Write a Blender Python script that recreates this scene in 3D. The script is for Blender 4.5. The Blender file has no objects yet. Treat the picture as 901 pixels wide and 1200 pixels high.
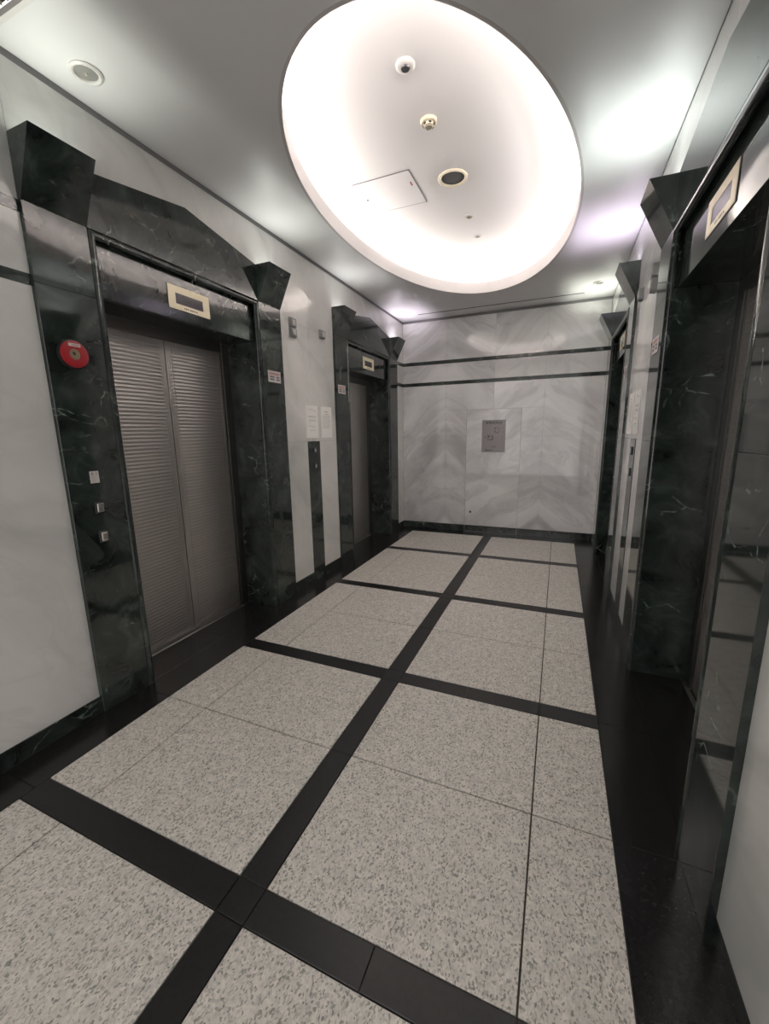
import bpy, bmesh, math, random
from mathutils import Matrix, Vector
random.seed(7)
SC = bpy.context.scene
COL = SC.collection

# ------------------------------------------------------------------ camera
FPX = 476.855
YAW, PITCH, ROLL = math.radians(23.028), math.radians(-10.982), math.radians(0.899)
cam = bpy.data.cameras.new('camera')
cam.sensor_fit = 'HORIZONTAL'; cam.sensor_width = 36.0
cam.lens = FPX / 901.0 * 36.0
cam.clip_start = 0.02
camo = bpy.data.objects.new('camera', cam); COL.objects.link(camo)
Rm = Matrix.Rotation(YAW, 3, 'Z') @ Matrix.Rotation(PITCH, 3, 'X') @ Matrix.Rotation(ROLL, 3, 'Y')
r, f, u = Rm.col[0], Rm.col[1], Rm.col[2]
camo.matrix_world = Matrix(((r[0], u[0], -f[0], 0.872), (r[1], u[1], -f[1], 0.0), (r[2], u[2], -f[2], 1.5), (0, 0, 0, 1)))
SC.camera = camo

# ------------------------------------------------------------------ world, exposure, big lights
w = bpy.data.worlds.new('world'); SC.world = w; w.use_nodes = True
w.node_tree.nodes['Background'].inputs[0].default_value = (1.0, 0.97, 0.94, 1)
w.node_tree.nodes['Background'].inputs[1].default_value = 0.66
SC.view_settings.view_transform = 'Standard'
SC.view_settings.look = 'None'
SC.view_settings.gamma = 1.0
SC.view_settings.use_curve_mapping = False
SC.view_settings.exposure = 1.6
SC.cycles.max_bounces = 14
SC.cycles.diffuse_bounces = 8
SC.cycles.glossy_bounces = 6

HW = 1.38          # half width of the hall
H = 3.12           # ceiling
YB = 6.11          # back wall
YN = -2.6          # end of the hall behind the camera
ECY, EA, EB = 3.505, 0.911, 1.80     # ceiling oval
ZC = 3.42          # cove ceiling
COVE_W = 0.82       # watts of each cove tube
TILT = math.radians(70)
UPLIGHT_W = 2.25
COVE_COL = (1.0, 0.925, 0.88)

def ell(t, off=0.0, z=0.0):
    # point on the oval pushed outwards along its normal
    c, s = math.cos(t), math.sin(t)
    nx, ny = c / EA, s / EB
    n = math.hypot(nx, ny)
    return Vector((EA * c + off * nx / n, ECY + EB * s + off * ny / n, z))

NT = 18
TUBES = []
for i in range(NT):
    # equal arc lengths
    TUBES.append(i)
_ts = [k / 2000 * 2 * math.pi for k in range(2001)]
_ps = [ell(t, 0.13) for t in _ts]
_acc = [0.0]
for a_, b_ in zip(_ps, _ps[1:]): _acc.append(_acc[-1] + (b_ - a_).length)
TUBE_ENDS = []
for i in range(NT):
    l0, l1 = _acc[-1] * i / NT + 0.02, _acc[-1] * (i + 1) / NT - 0.02
    p0 = _ps[min(range(2001), key=lambda k: abs(_acc[k] - l0))]
    p1 = _ps[min(range(2001), key=lambda k: abs(_acc[k] - l1))]
    TUBE_ENDS.append((p0, p1))
    li = bpy.data.lights.new('cove_tube_light', 'AREA')
    li.shape = 'RECTANGLE'; li.size = (p1 - p0).length; li.size_y = 0.03
    li.energy = COVE_W; li.color = COVE_COL
    lo = bpy.data.objects.new('cove_tube_light', li); COL.objects.link(lo)
    d = (p1 - p0).normalized()
    mid = (p0 + p1) / 2
    # local -Z must point up: X along the tube
    inward = Vector((-mid.x / EA ** 2, -(mid.y - ECY) / EB ** 2, 0)).normalized()
    inward = (inward - d * inward.dot(d)).normalized()
    aimv = (Vector((0, 0, 1)) * math.cos(TILT) + inward * math.sin(TILT))
    zax = -aimv; yax = zax.cross(d).normalized()
    m = Matrix((d, yax, zax)).transposed().to_4x4(); m.translation = (mid.x, mid.y, 3.238)
    lo.matrix_world = m

# ------------------------------------------------------------------ materials
def new_mat(name):
    m = bpy.data.materials.new(name); m.use_nodes = True
    nt = m.node_tree
    return m, nt, nt.nodes['Principled BSDF']

def plain(name, col, rough=0.5, metal=0.0, spec=0.5, noise=0.0):
    m, nt, b = new_mat(name)
    b.inputs['Base Color'].default_value = (*col, 1)
    b.inputs['Roughness'].default_value = rough
    b.inputs['Metallic'].default_value = metal
    b.inputs['Specular IOR Level'].default_value = spec
    if noise:
        g = nt.nodes.new('ShaderNodeNewGeometry')
        n = nt.nodes.new('ShaderNodeTexNoise'); n.inputs['Scale'].default_value = 6; n.inputs['Detail'].default_value = 5
        nt.links.new(g.outputs['Position'], n.inputs['Vector'])
        mr = nt.nodes.new('ShaderNodeMapRange'); mr.inputs['To Min'].default_value = 1 - noise; mr.inputs['To Max'].default_value = 1 + noise
        nt.links.new(n.outputs['Fac'], mr.inputs['Value'])
        mx = nt.nodes.new('ShaderNodeVectorMath'); mx.operation = 'SCALE'
        mx.inputs[0].default_value = col
        nt.links.new(mr.outputs[0], mx.inputs['Scale'])
        nt.links.new(mx.outputs[0], b.inputs['Base Color'])
    return m

def ramp(nt, fac, stops):
    n = nt.nodes.new('ShaderNodeValToRGB')
    e = n.color_ramp.elements
    while len(e) < len(stops): e.new(0.5)
    for k, (p, c) in enumerate(stops):
        e[k].position = p; e[k].color = (*c, 1) if len(c) == 3 else c
    nt.links.new(fac, n.inputs['Fac'])
    return n.outputs['Color']

def noise(nt, vec, scale, detail=4, rough=0.5, dist=0.0):
    n = nt.nodes.new('ShaderNodeTexNoise')
    n.inputs['Scale'].default_value = scale; n.inputs['Detail'].default_value = detail
    n.inputs['Roughness'].default_value = rough; n.inputs['Distortion'].default_value = dist
    nt.links.new(vec, n.inputs['Vector'])
    return n

def mathn(nt, op, a, b=None, c=None):
    n = nt.nodes.new('ShaderNodeMath'); n.operation = op
    for k, v in enumerate((a, b, c)):
        if v is None: continue
        if isinstance(v, (int, float)): n.inputs[k].default_value = v
        else: nt.links.new(v, n.inputs[k])
    return n.outputs[0]

def mixc(nt, fac, a, b, mode='MIX'):
    n = nt.nodes.new('ShaderNodeMix'); n.data_type = 'RGBA'; n.blend_type = mode
    if isinstance(fac, (int, float)): n.inputs[0].default_value = fac
    else: nt.links.new(fac, n.inputs[0])
    for sock, v in ((n.inputs[6], a), (n.inputs[7], b)):
        if isinstance(v, tuple): sock.default_value = (*v, 1)
        else: nt.links.new(v, sock)
    return n.outputs[2]

def white_marble(name, book=False):
    m, nt, b = new_mat(name)
    g = nt.nodes.new('ShaderNodeNewGeometry')
    vec = g.outputs['Position']
    sp = nt.nodes.new('ShaderNodeSeparateXYZ'); nt.links.new(vec, sp.inputs[0])
    cb = nt.nodes.new('ShaderNodeCombineXYZ')
    if book == 'door':
        nt.links.new(mathn(nt, 'MULTIPLY', sp.outputs[0], 0.7), cb.inputs[0])
        cb.inputs[1].default_value = 7.3
        nt.links.new(mathn(nt, 'MULTIPLY', mathn(nt, 'SUBTRACT', sp.outputs[2], mathn(nt, 'MULTIPLY', sp.outputs[0], 0.35)), 1.35), cb.inputs[2])
    elif book:
        # pairs of slabs opened like a book: the veins mirror at the joint and fall away from it
        side = mathn(nt, 'GREATER_THAN', sp.outputs[0], -0.013)
        jx = mathn(nt, 'MULTIPLY_ADD', side, 1.363, -0.703)
        x = mathn(nt, 'ABSOLUTE', mathn(nt, 'SUBTRACT', sp.outputs[0], jx))
        nt.links.new(mathn(nt, 'MULTIPLY', x, 0.7), cb.inputs[0])
        nt.links.new(mathn(nt, 'MULTIPLY_ADD', side, 3.7, 1.0), cb.inputs[1])
        zz = mathn(nt, 'MULTIPLY', mathn(nt, 'ADD', sp.outputs[2], mathn(nt, 'MULTIPLY', x, 0.6)), 1.35)
        nt.links.new(zz, cb.inputs[2])
    else:
        nt.links.new(mathn(nt, 'MULTIPLY', sp.outputs[1], 0.8), cb.inputs[0])
        nt.links.new(mathn(nt, 'MULTIPLY', sp.outputs[0], 0.6), cb.inputs[1])
        nt.links.new(mathn(nt, 'ADD', sp.outputs[2], mathn(nt, 'MULTIPLY', sp.outputs[1], 0.5)), cb.inputs[2])
    v = cb.outputs[0]
    # warp the coordinates, then lay soft cloudy bands and a few crisper folds
    wp = noise(nt, v, 1.3, 3, 0.5)
    ad = nt.nodes.new('ShaderNodeVectorMath'); ad.operation = 'MULTIPLY_ADD'
    nt.links.new(wp.outputs['Color'], ad.inputs[0]); ad.inputs[1].default_value = (1.1, 0.4, 1.1); nt.links.new(v, ad.inputs[2])
    v2 = ad.outputs[0]
    n1 = noise(nt, v2, 1.35 if book else 1.4, 6, 0.52, 0.6)
    n2 = noise(nt, v2, 1.7 if book else 2.6, 5, 0.5, 1.0)
    n3 = noise(nt, v, 0.8, 2, 0.5)
    if book:
        c = ramp(nt, n1.outputs['Fac'], [(0.30, (0.50, 0.49, 0.49)), (0.43, (0.64, 0.63, 0.63)), (0.52, (0.77, 0.76, 0.755)), (0.64, (0.86, 0.85, 0.84))])
        fold = ramp(nt, n2.outputs['Fac'], [(0.38, (0, 0, 0)), (0.485, (1, 1, 1)), (0.515, (0, 0, 0))])
        c = mixc(nt, mathn(nt, 'MULTIPLY', fold, 0.38), c, (0.50, 0.49, 0.49))
        n4 = noise(nt, v2, 3.4, 6, 0.6, 0.8)
        wisp = ramp(nt, n4.outputs['Fac'], [(0.53, (0, 0, 0)), (0.62, (1, 1, 1)), (0.66, (0.1, 0.1, 0.1))])
        c = mixc(nt, mathn(nt, 'MULTIPLY', wisp, 0.35), c, (0.88, 0.87, 0.86))
    else:
        c = ramp(nt, n1.outputs['Fac'], [(0.30, (0.50, 0.51, 0.495)), (0.44, (0.66, 0.655, 0.64)), (0.58, (0.75, 0.74, 0.72)), (0.75, (0.80, 0.79, 0.77))])
        fold = ramp(nt, n2.outputs['Fac'], [(0.46, (0, 0, 0)), (0.495, (1, 1, 1)), (0.51, (0, 0, 0))])
        c = mixc(nt, mathn(nt, 'MULTIPLY', mathn(nt, 'MULTIPLY', fold, n3.outputs['Fac']), 0.35), c, (0.52, 0.515, 0.505))
    nt.links.new(c, b.inputs['Base Color'])
    b.inputs['Roughness'].default_value = 0.04
    b.inputs['Specular IOR Level'].default_value = 0.6
    return m

def green_marble(name):
    m, nt, b = new_mat(name)
    g = nt.nodes.new('ShaderNodeNewGeometry'); vec = g.outputs['Position']
    n1 = noise(nt, vec, 5.0, 6, 0.6, 1.0)
    base = ramp(nt, n1.outputs['Fac'], [(0.35, (0.013, 0.017, 0.016)), (0.55, (0.030, 0.040, 0.036)), (0.75, (0.070, 0.088, 0.078))])
    wv = noise(nt, vec, 4.0, 3, 0.5)
    ad = nt.nodes.new('ShaderNodeVectorMath'); ad.operation = 'MULTIPLY_ADD'
    nt.links.new(wv.outputs['Color'], ad.inputs[0]); ad.inputs[1].default_value = (0.35, 0.35, 0.35)
    sc = nt.nodes.new('ShaderNodeVectorMath'); sc.operation = 'MULTIPLY'; nt.links.new(vec, sc.inputs[0]); sc.inputs[1].default_value = (1.0, 1.0, 1.7)
    nt.links.new(sc.outputs[0], ad.inputs[2])
    vo = nt.nodes.new('ShaderNodeTexVoronoi'); vo.feature = 'DISTANCE_TO_EDGE'; vo.inputs['Scale'].default_value = 4.2
    nt.links.new(ad.outputs[0], vo.inputs['Vector'])
    line = ramp(nt, vo.outputs['Distance'], [(0.0, (1, 1, 1)), (0.035, (0, 0, 0))])
    n3 = noise(nt, vec, 3.3, 4, 0.6)
    mask = ramp(nt, n3.outputs['Fac'], [(0.53, (0, 0, 0)), (0.64, (1, 1, 1))])
    n4 = noise(nt, vec, 30, 3, 0.6)
    brk = ramp(nt, n4.outputs['Fac'], [(0.4, (0, 0, 0)), (0.6, (1, 1, 1))])
    fac = mathn(nt, 'MULTIPLY', mathn(nt, 'MULTIPLY', line, mask), brk)
    # a few broad pale flecks
    n5 = noise(nt, vec, 7.0, 6, 0.7, 1.5)
    fl = ramp(nt, n5.outputs['Fac'], [(0.70, (0, 0, 0)), (0.76, (1, 1, 1))])
    c = mixc(nt, mathn(nt, 'MULTIPLY', fl, 0.5), base, (0.10, 0.14, 0.12))
    c = mixc(nt, mathn(nt, 'MULTIPLY', fac, 0.9), c, (0.30, 0.36, 0.31))
    nt.links.new(c, b.inputs['Base Color'])
    b.inputs['Roughness'].default_value = 0.06
    b.inputs['Specular IOR Level'].default_value = 0.7
    return m

def granite(name):
    m, nt, b = new_mat(name)
    g = nt.nodes.new('ShaderNodeNewGeometry'); vec = g.outputs['Position']
    wp = noise(nt, vec, 60, 2, 0.5)
    ad = nt.nodes.new('ShaderNodeVectorMath'); ad.operation = 'MULTIPLY_ADD'
    nt.links.new(wp.outputs['Color'], ad.inputs[0]); ad.inputs[1].default_value = (0.012, 0.012, 0.012); nt.links.new(vec, ad.inputs[2])
    st = nt.nodes.new('ShaderNodeVectorMath'); st.operation = 'MULTIPLY'
    nt.links.new(ad.outputs[0], st.inputs[0]); st.inputs[1].default_value = (1.0, 0.62, 1.0)
    vo = nt.nodes.new('ShaderNodeTexVoronoi'); vo.inputs['Scale'].default_value = 215; nt.links.new(st.outputs[0], vo.inputs['Vector'])
    sep = nt.nodes.new('ShaderNodeSeparateColor'); nt.links.new(vo.outputs['Color'], sep.inputs[0])
    c = ramp(nt, sep.outputs[0], [(0.0, (0.29, 0.29, 0.26)), (0.14, (0.47, 0.455, 0.415)), (0.28, (0.68, 0.65, 0.60)), (0.6, (0.77, 0.735, 0.68)), (1.0, (0.84, 0.80, 0.745))])
    n2 = noise(nt, vec, 25, 3, 0.55, 0.8)
    lt = ramp(nt, n2.outputs['Fac'], [(0.40, (0.90, 0.90, 0.90)), (0.62, (1.04, 1.03, 1.02))])
    c = mixc(nt, 1.0, c, lt, 'MULTIPLY')
    nt.links.new(c, b.inputs['Base Color'])
    b.inputs['Roughness'].default_value = 0.38
    b.inputs['Specular IOR Level'].default_value = 0.35
    return m

def black_granite(name, rough=0.10):
    m, nt, b = new_mat(name)
    g = nt.nodes.new('ShaderNodeNewGeometry'); vec = g.outputs['Position']
    n1 = noise(nt, vec, 60, 4, 0.6)
    c = ramp(nt, n1.outputs['Fac'], [(0.4, (0.013, 0.0125, 0.013)), (0.65, (0.019, 0.018, 0.018))])
    n2 = noise(nt, vec, 3.0, 5, 0.55, 3.0)
    ln = ramp(nt, n2.outputs['Fac'], [(0.490, (0, 0, 0)), (0.5, (1, 1, 1)), (0.510, (0, 0, 0))])
    n3 = noise(nt, vec, 2.0, 2)
    mk = ramp(nt, n3.outputs['Fac'], [(0.55, (0, 0, 0)), (0.65, (1, 1, 1))])
    c = mixc(nt, mathn(nt, 'MULTIPLY', mathn(nt, 'MULTIPLY', ln, mk), 0.12), c, (0.08, 0.08, 0.075))
    nt.links.new(c, b.inputs['Base Color'])
    b.inputs['Roughness'].default_value = rough
    return m

M = {}
M['white'] = white_marble('white_marble')
M['book'] = white_marble('book_matched_marble', True)
M['doorm'] = white_marble('door_marble', 'door')
M['green'] = green_marble('green_marble')
M['granite'] = granite('pale_granite')
M['black'] = black_granite('black_granite', 0.20)
M['stripe'] = black_granite('black_stripe_granite', 0.34)
M['band'] = M['green']
M['grout'] = plain('grout', (0.085, 0.07, 0.057), 0.9)
M['core'] = plain('wall_core', (0.18, 0.175, 0.165), 0.9)
M['ceil'] = plain('ceiling_paint', (0.80, 0.80, 0.80), 0.45, noise=0.015)
M['cove'] = plain('cove_paint', (0.84, 0.825, 0.82), 0.55, noise=0.01)
M['lip'] = plain('shaded_lip_paint', (0.62, 0.60, 0.595), 0.5)  # cove paint darkened so the lip looks less lit; dimming is in the colour
M['gap'] = plain('shadow_gap_grey', (0.22, 0.215, 0.22), 0.5)  # shade of the wall-top gap put into the colour
M['steel'] = plain('stainless_steel', (0.50, 0.48, 0.465), 0.50, 1.0, noise=0.05)
M['steel_dark'] = plain('dark_steel', (0.20, 0.19, 0.185), 0.33, 1.0, noise=0.05)
M['sill'] = plain('sill_metal', (0.55, 0.52, 0.48), 0.3, 1.0)
M['brass'] = plain('champagne_metal', (0.75, 0.68, 0.50), 0.38, 0.35)
M['screen'] = plain('dark_screen', (0.06, 0.05, 0.065), 0.12)
M['ink'] = plain('black_print', (0.03, 0.03, 0.03), 0.6)
M['inkgrey'] = plain('grey_print', (0.36, 0.35, 0.34), 0.6)
M['redink'] = plain('red_print', (0.45, 0.10, 0.09), 0.6)
M['paper'] = plain('white_paper', (0.92, 0.91, 0.88), 0.6, noise=0.01)
M['poster'] = plain('lilac_grey_poster', (0.34, 0.31, 0.32), 0.35)
M['plate'] = plain('white_plate', (0.62, 0.58, 0.57), 0.35)
M['red'] = plain('red_plastic', (0.42, 0.022, 0.03), 0.3)
M['blackp'] = plain('black_plastic', (0.015, 0.015, 0.016), 0.35)
M['whitep'] = plain('white_plastic', (0.74, 0.72, 0.69), 0.4)
M['cream'] = plain('cream_plastic', (0.78, 0.70, 0.54), 0.4)
M['mesh'] = plain('grey_speaker_mesh', (0.11, 0.11, 0.11), 0.7)
M['lens'] = plain('grey_lens', (0.30, 0.30, 0.28), 0.2)
M['acryl'] = plain('grey_translucent_acrylic', (0.52, 0.53, 0.52), 0.25)
M['acryl_rim'] = plain('dark_grey_acrylic_rim', (0.20, 0.20, 0.195), 0.3)
M['tan'] = plain('tan_edge_metal', (0.50, 0.44, 0.37), 0.4, 0.4)
M['louvre'] = plain('dark_louvre', (0.03, 0.03, 0.032), 0.6)
M['slat'] = plain('pale_louvre_slat', (0.38, 0.36, 0.28), 0.5)
mt, nt_, b_ = new_mat('lamp_tube'); M['tube'] = mt
b_.inputs['Emission Color'].default_value = (1, 0.92, 0.86, 1); b_.inputs['Emission Strength'].default_value = 6.0

# ------------------------------------------------------------------ helpers
ORG = {}
def empty(name, loc, label=None, cat=None, group=None, kind=None, parent=None):
    o = bpy.data.objects.new(name, None); COL.objects.link(o)
    base = ORG[parent.name] if parent else Vector((0, 0, 0))
    o.location = Vector(loc) - base; o.parent = parent
    o.empty_display_size = 0.1
    ORG[o.name] = Vector(loc)
    return tag(o, label, cat, group, kind)

def tag(o, label=None, cat=None, group=None, kind=None):
    if label: o['label'] = label
    if cat: o['category'] = cat
    if group: o['group'] = group
    if kind: o['kind'] = kind
    return o

def put(name, bm, mat, parent=None, smooth=False, angle=35):
    bmesh.ops.recalc_face_normals(bm, faces=bm.faces)
    vs = [v.co for v in bm.verts]
    lo = Vector((min(v.x for v in vs), min(v.y for v in vs), min(v.z for v in vs)))
    hi = Vector((max(v.x for v in vs), max(v.y for v in vs), max(v.z for v in vs)))
    org = Vector(((lo.x + hi.x) / 2, (lo.y + hi.y) / 2, lo.z))
    for v in bm.verts: v.co -= org
    me = bpy.data.meshes.new(name); bm.to_mesh(me); bm.free()
    for mm in (mat if isinstance(mat, (list, tuple)) else [mat]): me.materials.append(mm)
    if smooth:
        me.polygons.foreach_set('use_smooth', [True] * len(me.polygons))
        me.set_sharp_from_angle(angle=math.radians(angle))
    o = bpy.data.objects.new(name, me); COL.objects.link(o)
    base = ORG[parent.name] if parent else Vector((0, 0, 0))
    o.parent = parent; o.location = org - base
    ORG[o.name] = org
    return o

def bm_box(bm, x0, x1, y0, y1, z0, z1, bev=0.0):
    x0, x1 = sorted((x0, x1)); y0, y1 = sorted((y0, y1)); z0, z1 = sorted((z0, z1))
    g = bmesh.ops.create_cube(bm, size=1.0)
    for v in g['verts']:
        v.co = Vector(((x0 + x1) / 2 + v.co.x * (x1 - x0), (y0 + y1) / 2 + v.co.y * (y1 - y0), (z0 + z1) / 2 + v.co.z * (z1 - z0)))
    if bev > 0:
        es = {e for v in g['verts'] for e in v.link_edges}
        bmesh.ops.bevel(bm, geom=list(es), offset=bev, segments=1, affect='EDGES', profile=0.5)

def box(name, x0, x1, y0, y1, z0, z1, mat, parent=None, bev=0.0):
    bm = bmesh.new(); bm_box(bm, x0, x1, y0, y1, z0, z1, bev)
    return put(name, bm, mat, parent)

def wx(s, d):
    # d = distance out of the wall face into the hall
    return s * (HW - d)

def wbox(name, s, d0, d1, y0, y1, z0, z1, mat, parent=None, bev=0.0):
    return box(name, wx(s, d0), wx(s, d1), y0, y1, z0, z1, mat, parent, bev)

def prism(name, pts, mapf, d0, d1, mat, parent=None, bev=0.0):
    bm = bmesh.new()
    a = [bm.verts.new(mapf(d0, *p)) for p in pts]; b = [bm.verts.new(mapf(d1, *p)) for p in pts]
    bm.faces.new(a); bm.faces.new(b[::-1])
    n = len(pts)
    for i in range(n): bm.faces.new((a[i], a[(i + 1) % n], b[(i + 1) % n], b[i]))
    if bev: bmesh.ops.bevel(bm, geom=bm.edges[:], offset=bev, segments=1, affect='EDGES', profile=0.5)
    return put(name, bm, mat, parent)

def lathe(name, prof, center, axis, mat, parent=None, n=32, smooth=True):
    # prof: (radius, height along axis)
    ax = Vector(axis).normalized()
    t = Vector((0, 0, 1)) if abs(ax.z) < 0.9 else Vector((1, 0, 0))
    e1 = ax.cross(t).normalized(); e2 = ax.cross(e1)
    bm = bmesh.new(); rings = []
    for rr, hh in prof:
        c = Vector(center) + ax * hh
        if rr < 1e-6: rings.append([bm.verts.new(c)])
        else: rings.append([bm.verts.new(c + e1 * rr * math.cos(2 * math.pi * k / n) + e2 * rr * math.sin(2 * math.pi * k / n)) for k in range(n)])
    for A, B in zip(rings, rings[1:]):
        for k in range(n):
            k2 = (k + 1) % n
            if len(A) == 1 and len(B) == 1: continue
            if len(A) == 1: bm.faces.new((A[0], B[k], B[k2]))
            elif len(B) == 1: bm.faces.new((A[k], A[k2], B[0]))
            else: bm.faces.new((A[k], A[k2], B[k2], B[k]))
    return put(name, bm, mat, parent, smooth, 40)

def sweep(name, path, rad, mat, parent=None, n=12):
    # tube along a polyline with mitred corners
    bm = bmesh.new(); rings = []
    P = [Vector(p) for p in path]
    for i, p in enumerate(P):
        d0 = (P[i] - P[i - 1]).normalized() if i else None
        d1 = (P[i + 1] - P[i]).normalized() if i < len(P) - 1 else None
        dd = d1 if d0 is None else d0
        t = (d0 + d1).normalized() if (d0 is not None and d1 is not None) else dd
        e1 = Vector((1, 0, 0)); e2 = dd.cross(e1).normalized()
        ring = []
        for k in range(n):
            a = 2 * math.pi * k / n
            q = e1 * rad * math.cos(a) + e2 * rad * math.sin(a)
            q = q - dd * (q.dot(t) / dd.dot(t))
            ring.append(bm.verts.new(p + q))
        rings.append(ring)
    for A, B in zip(rings, rings[1:]):
        for k in range(n):
            # match vertices by nearest start on the mitre
            bm.faces.new((A[k], A[(k + 1) % n], B[(k + 1) % n], B[k]))
    bm.faces.new(rings[0]); bm.faces.new(rings[-1][::-1])
    return put(name, bm, mat, parent, True, 50)

def text_mesh(name, body, size, mat, parent, mapf, spacing=1.0):
    cu = bpy.data.curves.new('txt', 'FONT'); cu.body = body; cu.size = size
    cu.align_x = 'CENTER'; cu.align_y = 'CENTER'; cu.space_character = spacing; cu.resolution_u = 2
    to = bpy.data.objects.new('txt', cu); COL.objects.link(to)
    dg = bpy.context.evaluated_depsgraph_get(); dg.update()
    me = bpy.data.meshes.new_from_object(to.evaluated_get(dg))
    bm = bmesh.new(); bm.from_mesh(me)
    bpy.data.objects.remove(to); bpy.data.curves.remove(cu); bpy.data.meshes.remove(me)
    if not bm.verts: bm.free(); return None
    for v in bm.verts: v.co = mapf(v.co.x, v.co.y)
    return put(name, bm, mat, parent)

def bars(name, rects, mapf, th, mat, parent):
    # a block of small printed marks, joined into one print
    bm = bmesh.new()
    for (a0, a1, b0, b1) in rects:
        vs = [bm.verts.new(mapf(a, b, th)) for a, b in ((a0, b0), (a1, b0), (a1, b1), (a0, b1))]
        bm.faces.new(vs)
    return put(name, bm, mat, parent)

JT = 0.0006   # half joint between stones

# ------------------------------------------------------------------ floor
floor = box('floor', -1.75, 1.75, YN - 0.05, YB + 0.05, -0.08, -0.006, M['grout']); tag(floor, kind='structure')
TP = 1.3573
TC = [0.796 + TP * k for k in range(-2, 5)]            # centres of the cross stripes
SWD = 0.056                                           # half stripe
XJ, XB, YE = 0.8615, 1.148, 5.865
def tile(name, x0, x1, y0, y1, mat, j=0.003, top=0.0):
    y0 = max(y0, YN); y1 = min(y1, YB)
    if y1 - y0 < 0.01: return
    return box(name, x0 + j, x1 - j, y0 + j, y1 - j, -0.02, top, mat, floor, 0.0012)
rows = []
for k, c in enumerate(TC):
    nxt = c + TP
    a, b2 = c + SWD, nxt - SWD
    mid = (a + b2) / 2
    rows.append((a, mid)); rows.append((mid, min(b2, YE)))
rows = [(a, b2) for a, b2 in rows if b2 > YN and a < YE and b2 - a > 0.02]
cols = [(-XB, -XJ), (-XJ, -SWD), (SWD, XJ), (XJ, XB)]
for (a, b2) in rows:
    b2 = min(b2, YE)
    for (x0, x1) in cols: tile('granite_tile', x0, x1, a, b2, M['granite'])
    tile('stripe_tile', -SWD, SWD, a, b2, M['stripe'], 0.0012)
for c in TC:
    if c + SWD < YN: continue
    for (x0, x1) in ((-XB, -SWD), (-SWD, SWD), (SWD, 0.458), (0.458, XJ), (XJ, XB)):
        tile('stripe_tile', x0, x1, c - SWD, c + SWD, M['stripe'], 0.0012)
# black border and the floor of the lift niches
by = [YN] + [c for c in sorted(TC + [c + TP / 2 for c in TC]) if YN < c < YB - 0.5] + [YB]
for s in (-1, 1):
    for y0, y1 in zip(by, by[1:]):
        tile('border_tile', min(s * XB, s * 1.379), max(s * XB, s * 1.379), y0, y1, M['black'], 0.0008)
xs = [-XB, -XJ, -SWD, SWD, XJ, XB]
for x0, x1 in zip(xs, xs[1:]): tile('border_tile', x0, x1, YE, YB, M['black'], 0.0008)

# ------------------------------------------------------------------ walls
E_HALF, P_W = 0.914, 0.275
EY = (2.151, 4.893)
IN = E_HALF - P_W            # 0.639 pilaster inner edge
OP = 0.598                   # clear half width inside the bead
ZB = 0.095
ZA0, ZA1, ZS0, ZS1 = 2.482, 2.531, 2.183, 2.232      # two dark bands
ZT = 3.085
ZJ = 1.43
WALLS = {}
def panel(wall, s, y0, y1, z0, z1, mat='white', j=JT):
    wbox('marble_panel', s, -0.04, 0.0, y0 + j, y1 - j, z0 + j, z1 - j, M[mat], wall, 0.0003)
for s, nm in ((-1, 'left'), (1, 'right')):
    bm = bmesh.new()
    def cb(d0, d1, y0, y1, z0, z1): bm_box(bm, wx(s, d0), wx(s, d1), y0, y1, z0, z1)
    cb(-0.55, -0.37, YN, YB + 0.15, 0, 3.45)
    ys = [YN] + [v for c in EY for v in (c - 0.645, c + 0.645)] + [YB]
    for k in range(0, len(ys), 2): cb(-0.37, -0.042, ys[k], ys[k + 1], 0, H)
    for c in EY: cb(-0.37, -0.062, c - 0.645, c + 0.645, 2.26, H)
    wall = put('wall_' + nm, bm, M['core']); tag(wall, kind='structure'); WALLS[s] = wall
    e1a, e1b, e2a, e2b = EY[0] - E_HALF, EY[0] + E_HALF, EY[1] - E_HALF, EY[1] + E_HALF
    # stretch before the first lift and the short return at the back, with the two dark bands
    for segs in ([YN, -1.5, -0.59, 0.323, e1a], [e2b, YB - 0.001]):
        for y0, y1 in zip(segs, segs[1:]):
            for z0, z1 in (((ZB, ZS0),) if y1 < 2 else ((ZB, ZJ), (ZJ, ZS0))) + ((ZS1, ZA0), (ZA1, ZT)): panel(wall, s, y0, y1, z0, z1)
            for z0, z1 in ((ZS0, ZS1), (ZA0, ZA1)):
                wbox('marble_band', s, -0.04, 0.002, y0 + 0.0005, y1 - 0.0005, z0, z1, M['band'], wall)
    # above the lifts
    for c in EY:
        for y0, y1 in ((c - E_HALF, c), (c, c + E_HALF)): panel(wall, s, y0, y1, ZA1, ZT)
    # bay between the lifts
    bc = (e1b + e2a) / 2
    panel(wall, s, e1b, bc - 0.1075, ZB, ZJ); panel(wall, s, bc + 0.1075, e2a, ZB, ZJ)
    for y0, y1 in ((e1b, bc), (bc, e2a)):
        panel(wall, s, y0, y1, ZJ, ZA0); panel(wall, s, y0, y1, ZA0, ZT)
    # plinth
    bb = empty('baseboard_' + nm, (wx(s, 0), (YN + YB) / 2, 0), kind='structure')
    for y0, y1 in ((YN, -0.59), (-0.59, e1a), (e1b, bc - 0.1075), (bc + 0.1075, e2a), (e2b, YB - 0.004)):
        wbox('plinth_stone', s, -0.04, 0.003, y0 + JT, y1 - JT, 0.0005, ZB - 0.0005, M['green'], bb, 0.0008)
    # recessed strip for the shadow gap at the ceiling, its shade painted dark grey
    tr = wbox('trim_1' if s < 0 else 'trim_2', s, -0.042, -0.006, YN, YB, ZT, H - 0.001, M['gap']); tag(tr, kind='structure')

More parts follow.
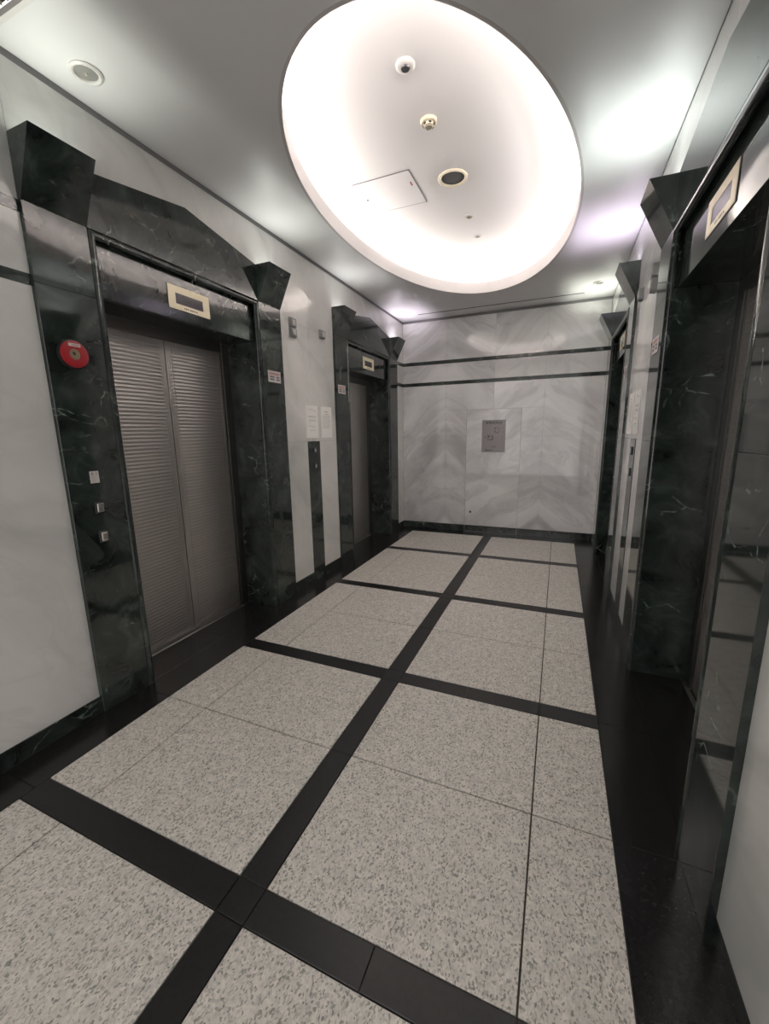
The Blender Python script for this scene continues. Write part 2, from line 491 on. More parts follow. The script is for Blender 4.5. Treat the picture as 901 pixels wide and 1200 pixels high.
# back wall
wall_b = box('wall_back', -HW - 0.6, HW + 0.6, YB + 0.05, YB + 0.2, 0, 3.45, M['core']); tag(wall_b, kind='structure')
def bpanel(x0, x1, z0, z1, mat='book', name='marble_panel', y0=0.0, parent=None, j=JT):
    return box(name, x0 + j, x1 - j, YB + y0, YB + 0.045, z0 + j, z1 - j, M[mat], parent or wall_b, 0.0004)
JX = [-HW, -0.703, -0.013, 0.66, HW]
DX0, DX1, DZ = -0.39, 0.374, 1.813
for z0, z1 in ((ZS1, ZA0), (ZA1, ZT)):
    for x0, x1 in zip(JX, JX[1:]): bpanel(x0, x1, z0, z1)
for x0, x1 in zip(JX, JX[1:]):
    bpanel(x0, x1, DZ + 0.004, ZS0) if -0.71 < x0 < 0.3 else None
for x0, x1 in ((-HW, -0.703), (0.66, HW)):
    bpanel(x0, x1, ZB, ZJ); bpanel(x0, x1, ZJ, ZS0)
for x0, x1 in ((-0.703, DX0 - 0.004), (DX1 + 0.004, 0.66)):
    bpanel(x0, x1, ZB, ZJ); bpanel(x0, x1, ZJ, DZ + 0.004)
for z0, z1 in ((ZS0, ZS1), (ZA0, ZA1)):
    for x0, x1 in zip(JX, JX[1:]): box('marble_band', x0 + 0.0005, x1 - 0.0005, YB - 0.002, YB + 0.045, z0, z1, M['band'], wall_b)
bb = empty('baseboard_back', (0, YB, 0), kind='structure')
for x0, x1 in ((-HW + 0.004, -0.703), (-0.703, DX0 - 0.004), (DX1 + 0.004, 0.66), (0.66, HW - 0.004)):
    box('plinth_stone', x0 + JT, x1 - JT, YB - 0.003, YB + 0.045, 0.0005, ZB - 0.0005, M['green'], bb, 0.0008)
tr = box('trim_3', -HW, HW, YB + 0.006, YB + 0.045, ZT, H - 0.001, M['gap']); tag(tr, kind='structure')
# concealed marble door in the back wall
d1 = empty('door_1', (0, YB, 0), 'marble-faced service door set flush in the back wall', None, kind='structure')
box('door_leaf', DX0, DX1, YB + 0.001, YB + 0.04, ZB + 0.001, DZ, M['doorm'], d1, 0.001)
box('kick_plate', DX0, DX1, YB - 0.003, YB + 0.04, 0.006, ZB - 0.001, M['green'], d1, 0.0008)
bm = bmesh.new()
for x0, x1, z0, z1 in ((DX0 - 0.0035, DX0 - 0.0005, 0.004, DZ + 0.0035), (DX1 + 0.0005, DX1 + 0.0035, 0.004, DZ + 0.0035), (DX0, DX1, DZ + 0.0005, DZ + 0.0035)):
    bm_box(bm, x0, x1, YB - 0.0005, YB + 0.03, z0, z1)
put('door_edge_trim', bm, M['tan'], d1)
lk = lathe('lock', [(0.019, 0.0), (0.019, 0.006), (0.014, 0.009), (0.0, 0.009)], (-0.307, YB + 0.0005, 0.303), (0, -1, 0), M['steel_dark'], d1, 20)
lathe('key_slot', [(0.007, 0.0), (0.007, 0.002), (0, 0.002)], (-0.307, YB - 0.0087, 0.303), (0, -1, 0), M['blackp'], lk, 12)
# ------------------------------------------------------------------ ceiling with the lit oval
def ring_faces(bm, A, B):
    n = len(A)
    for k in range(n): bm.faces.new((A[k], A[(k + 1) % n], B[(k + 1) % n], B[k]))
YC0 = 1.222
angs = [2 * math.pi * k / 128 for k in range(128)]
x0c, x1c, y0c, y1c = -HW - 0.03, HW + 0.03, YC0, YB + 0.04
for cx_, cy_ in ((x0c, y0c), (x1c, y0c), (x1c, y1c), (x0c, y1c)):
    angs.append(math.atan2((cy_ - ECY) / EB, cx_ / EA) % (2 * math.pi))
angs = sorted(angs)
def to_rect(t):
    dx, dy = EA * math.cos(t), EB * math.sin(t)
    k = min([(x1c / dx) if dx > 1e-9 else 1e9, (x0c / dx) if dx < -1e-9 else 1e9,
             ((y1c - ECY) / dy) if dy > 1e-9 else 1e9, ((y0c - ECY) / dy) if dy < -1e-9 else 1e9])
    return (dx * k, ECY + dy * k)
bm = bmesh.new()
r_in = [bm.verts.new(ell(t, 0, H)) for t in angs]
r_out = [bm.verts.new((*to_rect(t), H)) for t in angs]
r_out2 = [bm.verts.new((*to_rect(t), H + 0.012)) for t in angs]
r_in2 = [bm.verts.new(ell(t, 0.0, H + 0.012)) for t in angs]
ring_faces(bm, r_in, r_out); ring_faces(bm, r_out, r_out2); ring_faces(bm, r_out2, r_in2); ring_faces(bm, r_in2, r_in)
ceiling = put('ceiling', bm, M['ceil']); tag(ceiling, kind='structure')
TT = [2 * math.pi * k / 128 for k in range(128)]
def cove(name, prof, mat, cap=False):
    bm = bmesh.new(); rs = [[bm.verts.new(ell(t, o, z)) for t in TT] for o, z in prof]
    for A, B in zip(rs, rs[1:]): ring_faces(bm, A, B)
    if cap == 'loop': ring_faces(bm, rs[-1], rs[0])
    if cap == 'disc': bm.faces.new(rs[-1])
    return put(name, bm, M[mat], ceiling, True, 30)
cove('cove_lip', [(-0.002, H - 0.001), (-0.002, H + 0.118), (0.016, H + 0.118), (0.016, H - 0.001)], 'lip', 'loop')
cove('cove_shell', [(0.017, H + 0.016), (0.27, H + 0.016), (0.27, ZC)], 'cove', 'disc')
for p0, p1 in TUBE_ENDS:
    d = (p1 - p0)
    lathe('cove_tube', [(0, 0), (0.010, 0), (0.010, d.length), (0, d.length)], (p0.x, p0.y, 3.222), d, M['tube'], ceiling, 8)

# louvre strip in the ceiling and the plain ceiling behind it
box('ceiling_edge_trim', -HW, HW, YC0 - 0.02, YC0 - 0.001, H - 0.004, H + 0.02, M['whitep'], ceiling)
gr = empty('ceiling_louvre', (0, 1.05, H), 'dark slotted louvre strip in the ceiling before the elevators', 'air grille')
box('backing', -HW, HW, 0.90, YC0 - 0.021, H + 0.03, H + 0.05, M['louvre'], gr)
bm = bmesh.new(); bm_box(bm, -0.002, 0.002, -0.03, 0.03, 0, 0.012)
first = None
for row in range(4):
    for k in range(66):
        x = -1.34 + k * 0.0412
        if first is None:
            first = put('slat', bm, M['slat'], gr)
            src = first
            o = first
        else:
            o = src.copy(); COL.objects.link(o); o.parent = gr
        o.location = (x + (0.02 if row % 2 else 0), 0.945 + row * 0.073 - 1.05, 0.012)
cr = box('ceiling_rear', -HW - 0.03, HW + 0.03, YN, 0.90, H, H + 0.03, M['ceil']); tag(cr, kind='structure')

# ------------------------------------------------------------------ lifts
UPCOL = {(-1, 0, 0): (0.97, 1.0, 0.90), (-1, 0, 1): (0.98, 1.0, 0.93), (-1, 1, 0): (1.0, 0.98, 0.95), (-1, 1, 1): (1.0, 0.88, 1.0),
         (1, 0, 0): (1.0, 1.0, 0.97), (1, 0, 1): (0.93, 1.0, 0.95), (1, 1, 0): (0.95, 0.82, 1.0), (1, 1, 1): (0.98, 1.0, 0.88)}
UPK = {(-1, 0, 0): 0.32, (-1, 0, 1): 0.30, (-1, 1, 0): 0.28, (-1, 1, 1): 0.6, (1, 0, 0): 0.3, (1, 0, 1): 0.72, (1, 1, 0): 0.75, (1, 1, 1): 0.65}

def door_leaf(s, y0, y1, inner, parent):
    # ribbed stainless panel: flat margins, shallow horizontal ribs between
    z0, z1, D = 0.014, 2.15, -0.297
    m_in, m_out = 0.052, 0.022
    ya, yb = (y0 + m_out, y1 - m_in) if inner > 0 else (y0 + m_in, y1 - m_out)
    P = 0.0245
    n = int((z1 - z0 - 0.05) / P)
    zz = []
    zs = z0 + 0.025
    zz.append((z0, 0.0)); zz.append((zs, 0.0))
    for k in range(n):
        b = zs + k * P
        zz += [(b + P * 0.12, 0.0012), (b + P * 0.34, 0.003), (b + P * 0.60, 0.003), (b + P * 0.82, 0.0012), (b + P, 0.0)]
    zz.append((z1, 0.0))
    bm = bmesh.new()
    cols = [(y0, 0), (ya - 0.001, 0), (ya, 1), (yb, 1), (yb + 0.001, 0), (y1, 0)]
    grid = [[bm.verts.new((wx(s, D + h * k), y, z)) for (y, k) in cols] for (z, h) in zz]
    for A, B in zip(grid, grid[1:]):
        for k in range(len(cols) - 1): bm.faces.new((A[k], A[k + 1], B[k + 1], B[k]))
    # back and edges
    bk = [bm.verts.new((wx(s, D - 0.035), y, z)) for y, z in ((y0, z0), (y1, z0), (y1, z1), (y0, z1))]
    bm.faces.new(bk)
    bm.faces.new([grid[0][k] for k in range(len(cols))] + [bk[1], bk[0]])
    bm.faces.new([grid[-1][k] for k in range(len(cols))] + [bk[2], bk[3]])
    bm.faces.new([g[0] for g in grid] + [bk[3], bk[0]])
    bm.faces.new([g[-1] for g in grid] + [bk[2], bk[1]])
    o = put('door_leaf', bm, M['steel'], parent, True, 60)
    # fine upright lines in the flat margin by the meeting edge
    for q in (0.018, 0.034):
        y = (y1 - q) if inner > 0 else (y0 + q)
        wbox('groove_line', s, D, D + 0.0012, y - 0.0012, y + 0.0012, z0 + 0.01, z1 - 0.01, M['steel'], o)
    return o

def elevator(s, k, label):
    yc = EY[k]
    t = empty('elevator', (wx(s, 0), yc, 0), label, 'elevator', 'elevators along the lobby walls')
    for e in (-1, 1):
        ya, yb = yc + e * E_HALF, yc + e * IN
        ya, yb = min(ya, yb), max(ya, yb)
        for z0, z1 in ((0.0005, ZJ), (ZJ, 2.20), (2.20, 2.53)):
            wbox('pilaster_stone', s, -0.041, 0.022, ya + 0.0006, yb - 0.0006, z0 + 0.0005, z1 - 0.0005, M['green'], t, 0.0012)
        # wedge-shaped capital, an open trough with the lamp inside
        D0, D1, Z0, Z1, th = 0.0225, 0.152, 2.531, 2.79, 0.016
        cap_bm = bmesh.new()
        def V(d, y, z): return cap_bm.verts.new((wx(s, d), y, z))
        b1 = [V(0.001, ya, Z0), V(D0, ya, Z0), V(D0, yb, Z0), V(0.001, yb, Z0)]
        t1 = [V(0.001, ya, Z1), V(D1, ya, Z1), V(D1, yb, Z1), V(0.001, yb, Z1)]
        t2 = [V(0.008, ya + th, Z1), V(D1 - th * 1.1, ya + th, Z1), V(D1 - th * 1.1, yb - th, Z1), V(0.008, yb - th, Z1)]
        zf = Z1 - 0.15
        df = D0 + (D1 - D0) * (zf - Z0) / (Z1 - Z0) - th * 1.1
        b2 = [V(0.008, ya + th, zf), V(df, ya + th, zf), V(df, yb - th, zf), V(0.008, yb - th, zf)]
        cap_bm.faces.new(b1); cap_bm.faces.new(b2)
        for q in range(4):
            q2 = (q + 1) % 4
            cap_bm.faces.new((b1[q], b1[q2], t1[q2], t1[q]))
            cap_bm.faces.new((t1[q], t1[q2], t2[q2], t2[q]))
            cap_bm.faces.new((t2[q], t2[q2], b2[q2], b2[q]))
        cap = put('capital', cap_bm, M['green'], t)
        ym = (ya + yb) / 2
        lathe('uplight_lamp', [(0, 0), (0.016, 0), (0.024, 0.03), (0.022, 0.034), (0, 0.034)], (wx(s, 0.045), ym, zf + 0.001), (0, 0, 1), M['whitep'], cap, 16)
        key = (s, k, 0 if e < 0 else 1)
        li = bpy.data.lights.new('uplight', 'AREA'); li.energy = UPLIGHT_W * UPK[key]; li.color = UPCOL[key]
        li.shape = 'RECTANGLE'; li.size = 0.15; li.size_y = 0.03
        lo = bpy.data.objects.new('uplight', li); COL.objects.link(lo)
        pos = Vector((wx(s, 0.045), ym, Z1 - 0.07)); aim = Vector((wx(s, 0.045 + 0.62), ym, H - 0.03))
        zax = (pos - aim).normalized(); xax = Vector((0, 1, 0)); yax = zax.cross(xax)
        m = Matrix((xax, yax, zax)).transposed().to_4x4(); m.translation = pos
        lo.matrix_world = m
        # reveal and steel jambs
        i0, i1 = sorted((yc + e * OP, yc + e * (IN - 0.0008)))
        wbox('reveal_stone', s, -0.283, -0.001, i0, i1, 0.0005, 2.224, M['green'], t)
        j0, j1 = sorted((yc + e * 0.522, yc + e * 0.618))
        jm = wbox('door_jamb', s, -0.345, -0.284, j0, j1, 0.004, 2.232, M['steel_dark'], t, 0.002)
        j0, j1 = sorted((yc + e * 0.502, yc + e * 0.5205))
        wbox('jamb_return', s, -0.345, -0.290, j0, j1, 0.004, 2.232, M['steel_dark'], jm, 0.001)
    # pediment
    prism('pediment', [(yc - IN + 0.0008, 2.531), (yc + IN - 0.0008, 2.531), (yc + IN - 0.0008, 2.789), (yc, 2.897), (yc - IN + 0.0008, 2.789)],
          lambda d, y, z: Vector((wx(s, d), y, z)), 0.0008, 0.020, M['green'], t, 0.001)
    # lintel and soffit
    wbox('lintel', s, -0.060, -0.020, yc - IN + 0.001, yc + IN - 0.001, 2.2255, 2.5295, M['green'], t, 0.001)
    wbox('soffit', s, -0.283, -0.0605, yc - IN + 0.001, yc + IN - 0.001, 2.2255, 2.255, M['green'], t)
    # round bead around the opening
    X = wx(s, 0.006)
    br = 0.0205
    yy = yc - IN + br + 0.0004; y2 = yc + IN - br - 0.0004
    sweep('bead_moulding', [(X, yy, 0.001), (X, yy, 2.5305 - br), (X, y2, 2.5305 - br), (X, y2, 0.001)], br, M['green'], t, 16)
    # door, header, sill
    wbox('door_header', s, -0.345, -0.284, yc - 0.5205, yc + 0.5205, 2.152, 2.232, M['steel_dark'], t, 0.002)
    door_leaf(s, yc - 0.500, yc - 0.0028, 1, t)
    door_leaf(s, yc + 0.0028, yc + 0.500, -1, t)
    sl = wbox('sill', s, -0.345, -0.262, yc - 0.520, yc + 0.520, -0.005, 0.003, M['sill'], t, 0.001)
    wbox('sill_groove', s, -0.292, -0.284, yc - 0.5, yc + 0.5, 0.0, 0.0036, M['blackp'], sl)
    # niche floor
    for y0, y1 in ((yc - IN, yc), (yc, yc + IN)):
        wbox('threshold_stone', s, -0.2615, 0.0005, y0 + 0.001, y1 - 0.001, -0.02, 0.0, M['black'], t, 0.0008)
    # floor indicator in the lintel
    z0, z1 = 2.288, 2.427
    ind = wbox('floor_indicator', s, -0.0198, -0.0176, yc - 0.167, yc + 0.167, z0 - 0.003, z1 + 0.003, M['blackp'], t, 0.0008)
    bm = bmesh.new()
    for (a0, a1, c0, c1) in ((-0.163, -0.110, z0, z1), (0.108, 0.163, z0, z1), (-0.110, 0.108, 2.386, z1), (-0.110, 0.108, z0, 2.322)):
        bm_box(bm, wx(s, -0.0176), wx(s, -0.0155), yc + a0, yc + a1, c0, c1)
    put('frame_plate', bm, M['brass'], ind)
    wbox('display', s, -0.0176, -0.0172, yc - 0.110, yc + 0.108, 2.322, 2.386, M['screen'], ind)
    rs = []
    dirn = 1 if s < 0 else -1
    for (p, wd) in ((-0.045, .010), (-0.033, .010), (-0.021, .010), (-0.002, .010), (0.010, .010), (0.022, .010), (0.034, .008), (0.050, .012)):
        rs.append((p - wd * .4, p + wd * .4, 2.3, 2.309))
    bars('lettering', rs, lambda a, b, th: Vector((wx(s, th), yc + dirn * a, b)), -0.0153, M['ink'], ind)
    return t
E_ = {}
E_[(-1, 0)] = elevator(-1, 0, 'green marble elevator entrance with a red fire alarm on its pilaster')
E_[(-1, 1)] = elevator(-1, 1, 'green marble elevator entrance between the paper notices and the back wall, fire alarm side')
E_[(1, 0)] = elevator(1, 0, 'green marble elevator entrance directly opposite the one with the red fire alarm')
E_[(1, 1)] = elevator(1, 1, 'green marble elevator entrance next to the back wall, opposite the fire alarm side')

# ------------------------------------------------------------------ things in the bays between the lifts
BC = (EY[0] + EY[1]) / 2
def ymap(s, yc, d):
    # reading direction: left wall reads towards +y... right wall towards -y
    q = 1 if s < 0 else -1
    return lambda a, b, th=0.0: Vector((wx(s, d + th), yc + q * a, b))
SIDE = {-1: 'on the fire alarm side', 1: 'on the side facing the fire alarm'}
for s in (-1, 1):
    # slim stone call panel with two buttons
    cp = empty('elevator_call_station', (wx(s, 0), BC, 0), 'narrow dark stone strip with two call buttons ' + SIDE[s], 'call station', 'call stations between the elevators')
    wbox('stone_strip', s, -0.04, 0.0045, BC - 0.1063, BC + 0.1063, 0.0005, 1.4285, M['green'], cp, 0.001)
    for z in (1.342, 1.186):
        bt = wbox('button', s, 0.0046, 0.012, BC - 0.020, BC + 0.026, z - 0.03, z + 0.03, M['blackp'], cp, 0.002)
        wbox('button_cap', s, 0.012, 0.0145, BC - 0.010, BC + 0.018, z - 0.018, z + 0.018, M['acryl_rim'], bt, 0.001)
        wbox('button_mark', s, 0.0145, 0.0150, BC - 0.002, BC + 0.014, z - 0.010, z + 0.010, M['plate'], bt)
    # paper notices
    for q, (y0, y1, tilt) in enumerate(((3.395, 3.615, 0.0), (3.672, 3.885, 0.0))):
        yc = (y0 + y1) / 2
        z0, z1 = 1.462, 1.776
        lab = ('paper notice with short lines above the call panel, ' if q == 0 else 'paper notice full of small print beside another notice, ') + SIDE[s]
        pn = empty('paper_notice', (wx(s, 0.0), yc, z0), lab, 'notice', 'paper notices between the elevators')
        wbox('sheet', s, 0.0006, 0.0040, y0, y1, z0, z1, M['paper'], pn, 0.0003)
        rnd = random.Random(11 + q)
        rs = []
        mp = ymap(s, yc, 0.0045)
        if q == 0:
            for (a0, a1, z) in ((-0.05, 0.03, 0.272), (0.035, 0.075, 0.262), (-0.06, 0.06, 0.208), (-0.06, 0.075, 0.200), (-0.06, 0.06, 0.174), (-0.05, 0.07, 0.166), (-0.06, -0.02, 0.150),
                               (-0.07, 0.05, 0.116), (-0.005, 0.055, 0.102), (-0.045, 0.06, 0.074)):
                x = a0
                while x < a1:
                    wd = rnd.uniform(0.008, 0.022); rs.append((x, min(x + wd, a1), z0 + z, z0 + z + 0.004)); x += wd + 0.004
        else:
            rs.append((-0.035, 0.03, z0 + 0.262, z0 + 0.267)); rs.append((-0.02, 0.04, z0 + 0.238, z0 + 0.243))
            z = 0.222
            while z > 0.09:
                x = -0.075
                while x < 0.065:
                    wd = rnd.uniform(0.006, 0.018); rs.append((x, x + wd, z0 + z, z0 + z + 0.003)); x += wd + 0.004
                z -= 0.0105
        bars('print', rs, mp, -0.0002, M['inkgrey'], pn)
    # arrival lanterns: small square translucent boxes
    for (yc, zs, lab) in ((3.247, (2.352, 2.434), 'pair of stacked grey signal lamps high '), (3.748, (2.434,), 'single square grey signal lamp high ')):
        ln = empty('signal_lamp', (wx(s, 0), yc, zs[0]), lab + SIDE[s], 'signal lamp')
        for z in zs:
            bm = bmesh.new()
            w2, h2 = 0.043, 0.040
            zc = z + h2
            o_ = [(wx(s, 0.0008), yc + a * w2, zc + b * h2) for a, b in ((-1, -1), (1, -1), (1, 1), (-1, 1))]
            i_ = [(wx(s, 0.030), yc + a * w2 * 0.86, zc + b * h2 * 0.86) for a, b in ((-1, -1), (1, -1), (1, 1), (-1, 1))]
            n_ = [(wx(s, 0.030), yc + a * w2 * 0.45, zc + b * h2 * 0.6) for a, b in ((-1, -1), (1, -1), (1, 1), (-1, 1))]
            A, B, Cc = ([bm.verts.new(p) for p in L] for L in (o_, i_, n_))
            bm.faces.new(A)
            for q in range(4):
                bm.faces.new((A[q], A[(q + 1) % 4], B[(q + 1) % 4], B[q])); bm.faces.new((B[q], B[(q + 1) % 4], Cc[(q + 1) % 4], Cc[q]))
            bm.faces.new(Cc)
            hs = put('housing', bm, M['acryl_rim'], ln)
            wbox('diffuser', s, 0.0301, 0.034, yc - w2 * 0.44, yc + w2 * 0.44, zc - h2 * 0.58, zc + h2 * 0.58, M['acryl'], hs, 0.002)
    # small plates on the pilasters
    for (yc, who) in ((EY[0] + E_HALF - 0.135, 'the far pilaster of the elevator with the fire alarm' if s < 0 else 'the pilaster facing the fire alarm elevator'),
                      (EY[1] - E_HALF + 0.120, 'the elevator by the back wall, fire alarm side' if s < 0 else 'the elevator by the back wall, facing the fire alarm side')):
        sg = empty('safety_plate', (wx(s, 0.0225), yc, 1.93), 'small white lettered plate on ' + who, 'sign', 'small plates on the pilasters')
        wbox('plate', s, 0.0225, 0.0255, yc - 0.082, yc + 0.082, 1.930, 2.022, M['plate'], sg, 0.0006)
        mp = ymap(s, yc, 0.0257)
        rnd = random.Random(5)
        rr, kk = [], []
        for z in (2.000, 1.990):
            x = -0.065
            while x < 0.06:
                wd = rnd.uniform(.005, .012); rr.append((x, x + wd, z, z + 0.007)); x += wd + 0.0025
        for (a0, a1) in ((-0.06, -0.008), (0.02, 0.062)):
            for z in (1.968, 1.948):
                x = a0
                while x < a1:
                    wd = rnd.uniform(.006, .011); kk.append((x, x + wd, z, z + 0.012)); x += wd + 0.002
        bars('red_lettering', rr, mp, 0.0, M['redink'], sg)
        bars('black_lettering', kk, mp, 0.0, M['ink'], sg)

# ------------------------------------------------------------------ fire alarm and buttons on the first pilaster
AX = wx(-1, 0.0225)
fa = empty('fire_alarm', (AX, 1.352, 1.90), 'round red fire alarm button with white label on green marble pilaster', 'fire alarm')
lathe('bezel', [(0.070, 0), (0.070, 0.012), (0.064, 0.016), (0.0, 0.016)], (AX, 1.352, 1.902), (1, 0, 0), M['blackp'], fa, 48)
lathe('red_disc', [(0.063, 0.016), (0.062, 0.024), (0.052, 0.027), (0.0255, 0.0245), (0.0255, 0.018)], (AX, 1.352, 1.902), (1, 0, 0), M['red'], fa, 48)
ct = lathe('press_cap', [(0.025, 0.017), (0.025, 0.0225), (0.0, 0.0225)], (AX, 1.352, 1.902), (1, 0, 0), plain('brown_cap', (0.30, 0.24, 0.16), 0.35), fa, 28)
bars('press_mark', [(-0.008, 0.004, 1.898, 1.908), (-0.010, 0.0, 1.905, 1.912)], lambda a, b, th: Vector((AX + th, 1.352 + a, b)), 0.0228, M['ink'], ct)
box('label_strip', AX + 0.0255, AX + 0.028, 1.352 - 0.027, 1.352 + 0.027, 1.937, 1.951, M['plate'], fa)
bars('label_print', [(-0.012 + i * 0.006, -0.008 + i * 0.006, 1.941, 1.947) for i in range(6)], lambda a, b, th: Vector((AX + th, 1.352 + a, b)), 0.0282, M['redink'], fa)
pp = empty('pictogram_plate', (AX, 1.368, 1.27), 'small pale plate with two pictograms above the call buttons by the fire alarm', 'sign')
wbox('plate', -1, 0.0225, 0.026, 1.346, 1.391, 1.266, 1.328, M['plate'], pp, 0.0008)
pm = lambda a, b, th: Vector((AX + th, 1.368 + a, b))
bars('pictogram', [(-0.016, -0.004, 1.309, 1.322), (0.006, 0.016, 1.309, 1.316), (0.008, 0.013, 1.316, 1.322), (-0.017, 0.017, 1.300, 1.302), (-0.016, 0.016, 1.290, 1.291), (-0.016, 0.012, 1.283, 1.284), (-0.016, 0.014, 1.276, 1.277)], pm, 0.0038, M['inkgrey'], pp)
for z, lb in ((1.135, 'upper'), (0.978, 'lower')):
    cbn = empty('call_button', (AX, 1.370, z - 0.03), lb + ' square call button on the pilaster below the fire alarm', 'button')
    wbox('bezel', -1, 0.0225, 0.032, 1.346, 1.394, z - 0.031, z + 0.031, M['blackp'], cbn, 0.002)
    wbox('button_cap', -1, 0.032, 0.037, 1.354, 1.388, z - 0.024, z + 0.024, M['sill'], cbn, 0.002)
    wbox('button_lens', -1, 0.037, 0.0375, 1.361, 1.381, z - 0.015, z + 0.015, M['acryl_rim'], cbn)

# ------------------------------------------------------------------ evacuation plan on the concealed door
po = empty('evacuation_plan', (0, YB, 1.2), 'grey framed evacuation floor plan poster on the back wall door', 'poster')
PX0, PX1, PZ0, PZ1 = -0.163, 0.166, 1.203, 1.660
box('board', PX0, PX1, YB - 0.006, YB, PZ0, PZ1, M['poster'], po, 0.001)
fr = bmesh.new()
for a in ((PX0, PX1, PZ1 - 0.006, PZ1), (PX0, PX1, PZ0, PZ0 + 0.006), (PX0, PX0 + 0.006, PZ0, PZ1), (PX1 - 0.006, PX1, PZ0, PZ1)):
    bm_box(fr, a[0], a[1], YB - 0.0085, YB - 0.006, a[2], a[3])
put('frame', fr, plain('grey_frame', (0.27, 0.25, 0.255), 0.35, 0.5), po)
pmap = lambda a, b, th=0.0: Vector((a, YB - 0.0064 - th, b))
tx = text_mesh('title', '避難経路図', 0.040, M['ink'], po, lambda x, y: pmap(x * 1.12 + 0.002, y + 1.619), 1.12)
if tx is None:
    bars('title', [(-0.105 + i * 0.047, -0.075 + i * 0.047, 1.603, 1.635) for i in range(5)], pmap, 0.0, M['ink'], po)
def frame_rects(x0, x1, z0, z1, t): return [(x0, x1, z0, z0 + t), (x0, x1, z1 - t, z1), (x0, x0 + t, z0, z1), (x1 - t, x1, z0, z1)]
L = frame_rects(0.015, 0.075, 1.478, 1.552, 0.004) + [(0.015, 0.027, 1.49, 1.505), (0.018, 0.03, 1.535, 1.548), (0.045, 0.062, 1.478, 1.487)]
L += frame_rects(-0.080, -0.010, 1.378, 1.438, 0.004) + [(-0.072, -0.055, 1.415, 1.435), (-0.018, -0.006, 1.378, 1.436), (-0.075, -0.015, 1.378, 1.386), (-0.088, -0.07, 1.443, 1.448),
     (-0.115, -0.108, 1.40, 1.43), (-0.125, -0.115, 1.43, 1.434), (-0.085, -0.082, 1.36, 1.38)]
L += [(0.122, 0.134, 1.540, 1.548), (0.122, 0.134, 1.486, 1.494), (0.127, 0.129, 1.33, 1.44), (-0.11, -0.09, 1.222, 1.24)]
L += [(-0.088 + i * 0.011, -0.080 + i * 0.011, 1.223, 1.236) for i in range(8)] + [(0.01 + i * 0.012, 0.018 + i * 0.012, 1.216, 1.219) for i in range(9)]
bars('plan_drawing', L, pmap, 0.0, plain('plan_ink', (0.07, 0.05, 0.06), 0.6), po)
bars('plan_caption', [(-0.02 + i * 0.012, -0.010 + i * 0.012, 1.274, 1.281) for i in range(5)], pmap, 0.0, M['ink'], po)
bars('plan_outline', [(-0.135, 0.095, 1.288, 1.290), (-0.135, -0.133, 1.288, 1.42)], pmap, 0.0, plain('plan_line', (0.25, 0.22, 0.23), 0.6), po)

# ------------------------------------------------------------------ fittings in the ceiling
DN = (0, 0, -1)
def fit(name, x, y, z, label, cat): return empty(name, (x, y, z), label, cat)
t = fit('motion_sensor', 0, 2.43, ZC, 'white dome sensor with dark lens, at the louvre end of the oval ceiling recess', 'sensor')
lathe('base', [(0.052, 0.0), (0.052, 0.006), (0.044, 0.013), (0.028, 0.014), (0.0, 0.014)], (0, 2.43, ZC), DN, M['whitep'], t)
lathe('lens', [(0.025, 0.0142), (0.022, 0.020), (0.010, 0.023), (0, 0.023)], (0, 2.43, ZC), DN, plain('dark_lens', (0.08, 0.08, 0.085), 0.15), t)
t = fit('smoke_detector', 0, 2.86, ZC, 'cream smoke detector between the dome sensor and the round speaker', 'smoke detector')
lathe('base', [(0.052, 0.0), (0.052, 0.012), (0.046, 0.018), (0.0, 0.018)], (0, 2.86, ZC), DN, M['cream'], t)
lathe('chamber', [(0.032, 0.0182), (0.034, 0.024), (0.030, 0.032), (0.0, 0.032)], (0, 2.86, ZC), DN, M['cream'], t)
lathe('cap', [(0.022, 0.0322), (0.020, 0.038), (0.0, 0.038)], (0, 2.86, ZC), DN, plain('tan_grille', (0.33, 0.28, 0.21), 0.5), t)
bm = bmesh.new()
for q in range(6):
    a = q * math.pi / 3
    g = bmesh.ops.create_cube(bm, size=1.0)
    mm = Matrix.Translation((0.034 * math.cos(a), 2.86 + 0.034 * math.sin(a), ZC - 0.025)) @ Matrix.Rotation(a, 4, 'Z') @ Matrix.Diagonal((0.006, 0.016, 0.008, 1))
    for v in g['verts']: v.co = mm @ v.co
put('smoke_slots', bm, M['ink'], t)
t = fit('ceiling_speaker', 0, 3.498, ZC, 'round ceiling speaker with cream rim and dark grey grille', 'speaker')
lathe('rim', [(0.112, 0.0), (0.112, 0.008), (0.104, 0.013), (0.094, 0.011), (0.088, 0.004), (0.088, 0.001)], (0, 3.498, ZC), DN, M['cream'], t, 48)
lathe('grille', [(0.0885, 0.002), (0.06, 0.006), (0.0, 0.008)], (0, 3.498, ZC), DN, M['mesh'], t, 48)
t = fit('sprinkler', 0, 4.133, ZC, 'small round cream sprinkler cover with dark centre', 'sprinkler')
lathe('escutcheon', [(0.047, 0.0), (0.047, 0.003), (0.036, 0.007), (0.027, 0.007), (0.025, 0.002)], (0, 4.133, ZC), DN, M['whitep'], t)
lathe('head', [(0.025, 0.002), (0.016, 0.004), (0.014, 0.010), (0.0, 0.010)], (0, 4.133, ZC), DN, plain('tan_head', (0.25, 0.20, 0.14), 0.4, 0.5), t)
t = fit('indicator_lamp', 0, 4.549, ZC, 'tiny white round fitting beyond the sprinkler cover', 'sensor')
lathe('ring', [(0.040, 0.0), (0.040, 0.003), (0.030, 0.006), (0.022, 0.005)], (0, 4.549, ZC), DN, M['whitep'], t)
lathe('lens', [(0.022, 0.003), (0.012, 0.005), (0, 0.006)], (0, 4.549, ZC), DN, M['lens'], t)
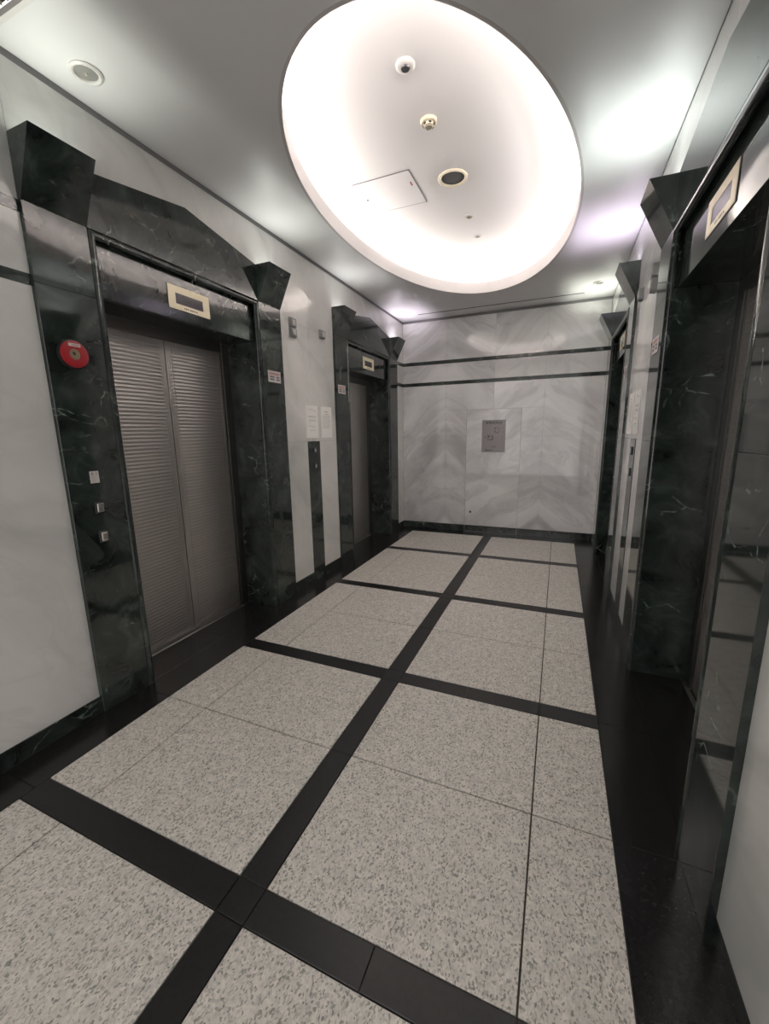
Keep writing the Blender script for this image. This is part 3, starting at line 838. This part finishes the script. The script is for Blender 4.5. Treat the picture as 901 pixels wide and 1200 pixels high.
# access hatch
HX0, HX1, HY0, HY1 = -0.752, -0.275, 3.262, 3.728
t = fit('access_hatch', (HX0 + HX1) / 2, (HY0 + HY1) / 2, ZC, 'square white access hatch in the oval ceiling recess', 'hatch')
box('hatch_panel', HX0 + 0.006, HX1 - 0.006, HY0 + 0.006, HY1 - 0.006, ZC - 0.004, ZC - 0.0005, M['cove'], t, 0.0008)
bm = bmesh.new()
for a in ((HX0, HX1, HY0, HY0 + 0.0055), (HX0, HX1, HY1 - 0.0055, HY1), (HX0, HX0 + 0.0055, HY0, HY1), (HX1 - 0.0055, HX1, HY0, HY1)): bm_box(bm, a[0], a[1], a[2], a[3], ZC - 0.003, ZC - 0.0005)
put('hatch_frame', bm, plain('hatch_frame_grey', (0.13, 0.125, 0.125), 0.5), t)
box('sticker', HX1 - 0.045, HX1 - 0.033, 3.405, 3.455, ZC - 0.0052, ZC - 0.0042, M['redink'], t)
lathe('latch', [(0.011, 0), (0.011, 0.004), (0, 0.004)], (HX0 + 0.030, 3.50, ZC - 0.004), DN, M['steel_dark'], t, 16)
# recessed round fittings near the corners
for (x, y, rr, lb) in ((-1.195, 1.498, 0.066, 'round white ceiling downlight above the elevator with the fire alarm'), (1.182, 5.523, 0.060, 'round white ceiling downlight by the back wall near the slot vent')):
    t = fit('downlight', x, y, H, lb, 'downlight')
    lathe('ring', [(rr, 0.0), (rr, 0.006), (rr * 0.86, 0.011), (rr * 0.74, 0.008), (rr * 0.70, 0.002)], (x, y, H), DN, M['whitep'], t, 40)
    ls = lathe('lens', [(rr * 0.71, 0.002), (rr * 0.5, 0.0045), (0.0, 0.006)], (x, y, H), DN, M['lens'], t, 40)
    lathe('lamp_tip', [(0.005, 0.0), (0.004, 0.004), (0, 0.005)], (x, y, H - 0.006), DN, M['cream'], ls, 10)
# slot diffuser
t = fit('slot_vent', 0, 5.83, H, 'long thin dark slot vent in the ceiling along the back wall', 'vent')
box('slot', -1.05, 1.05, 5.823, 5.841, H - 0.0035, H - 0.0005, M['louvre'], t)
for y0, y1 in ((5.814, 5.823), (5.841, 5.850)):
    box('slot_flange', -1.055, 1.055, y0, y1, H - 0.0015, H - 0.0005, M['ceil'], t)
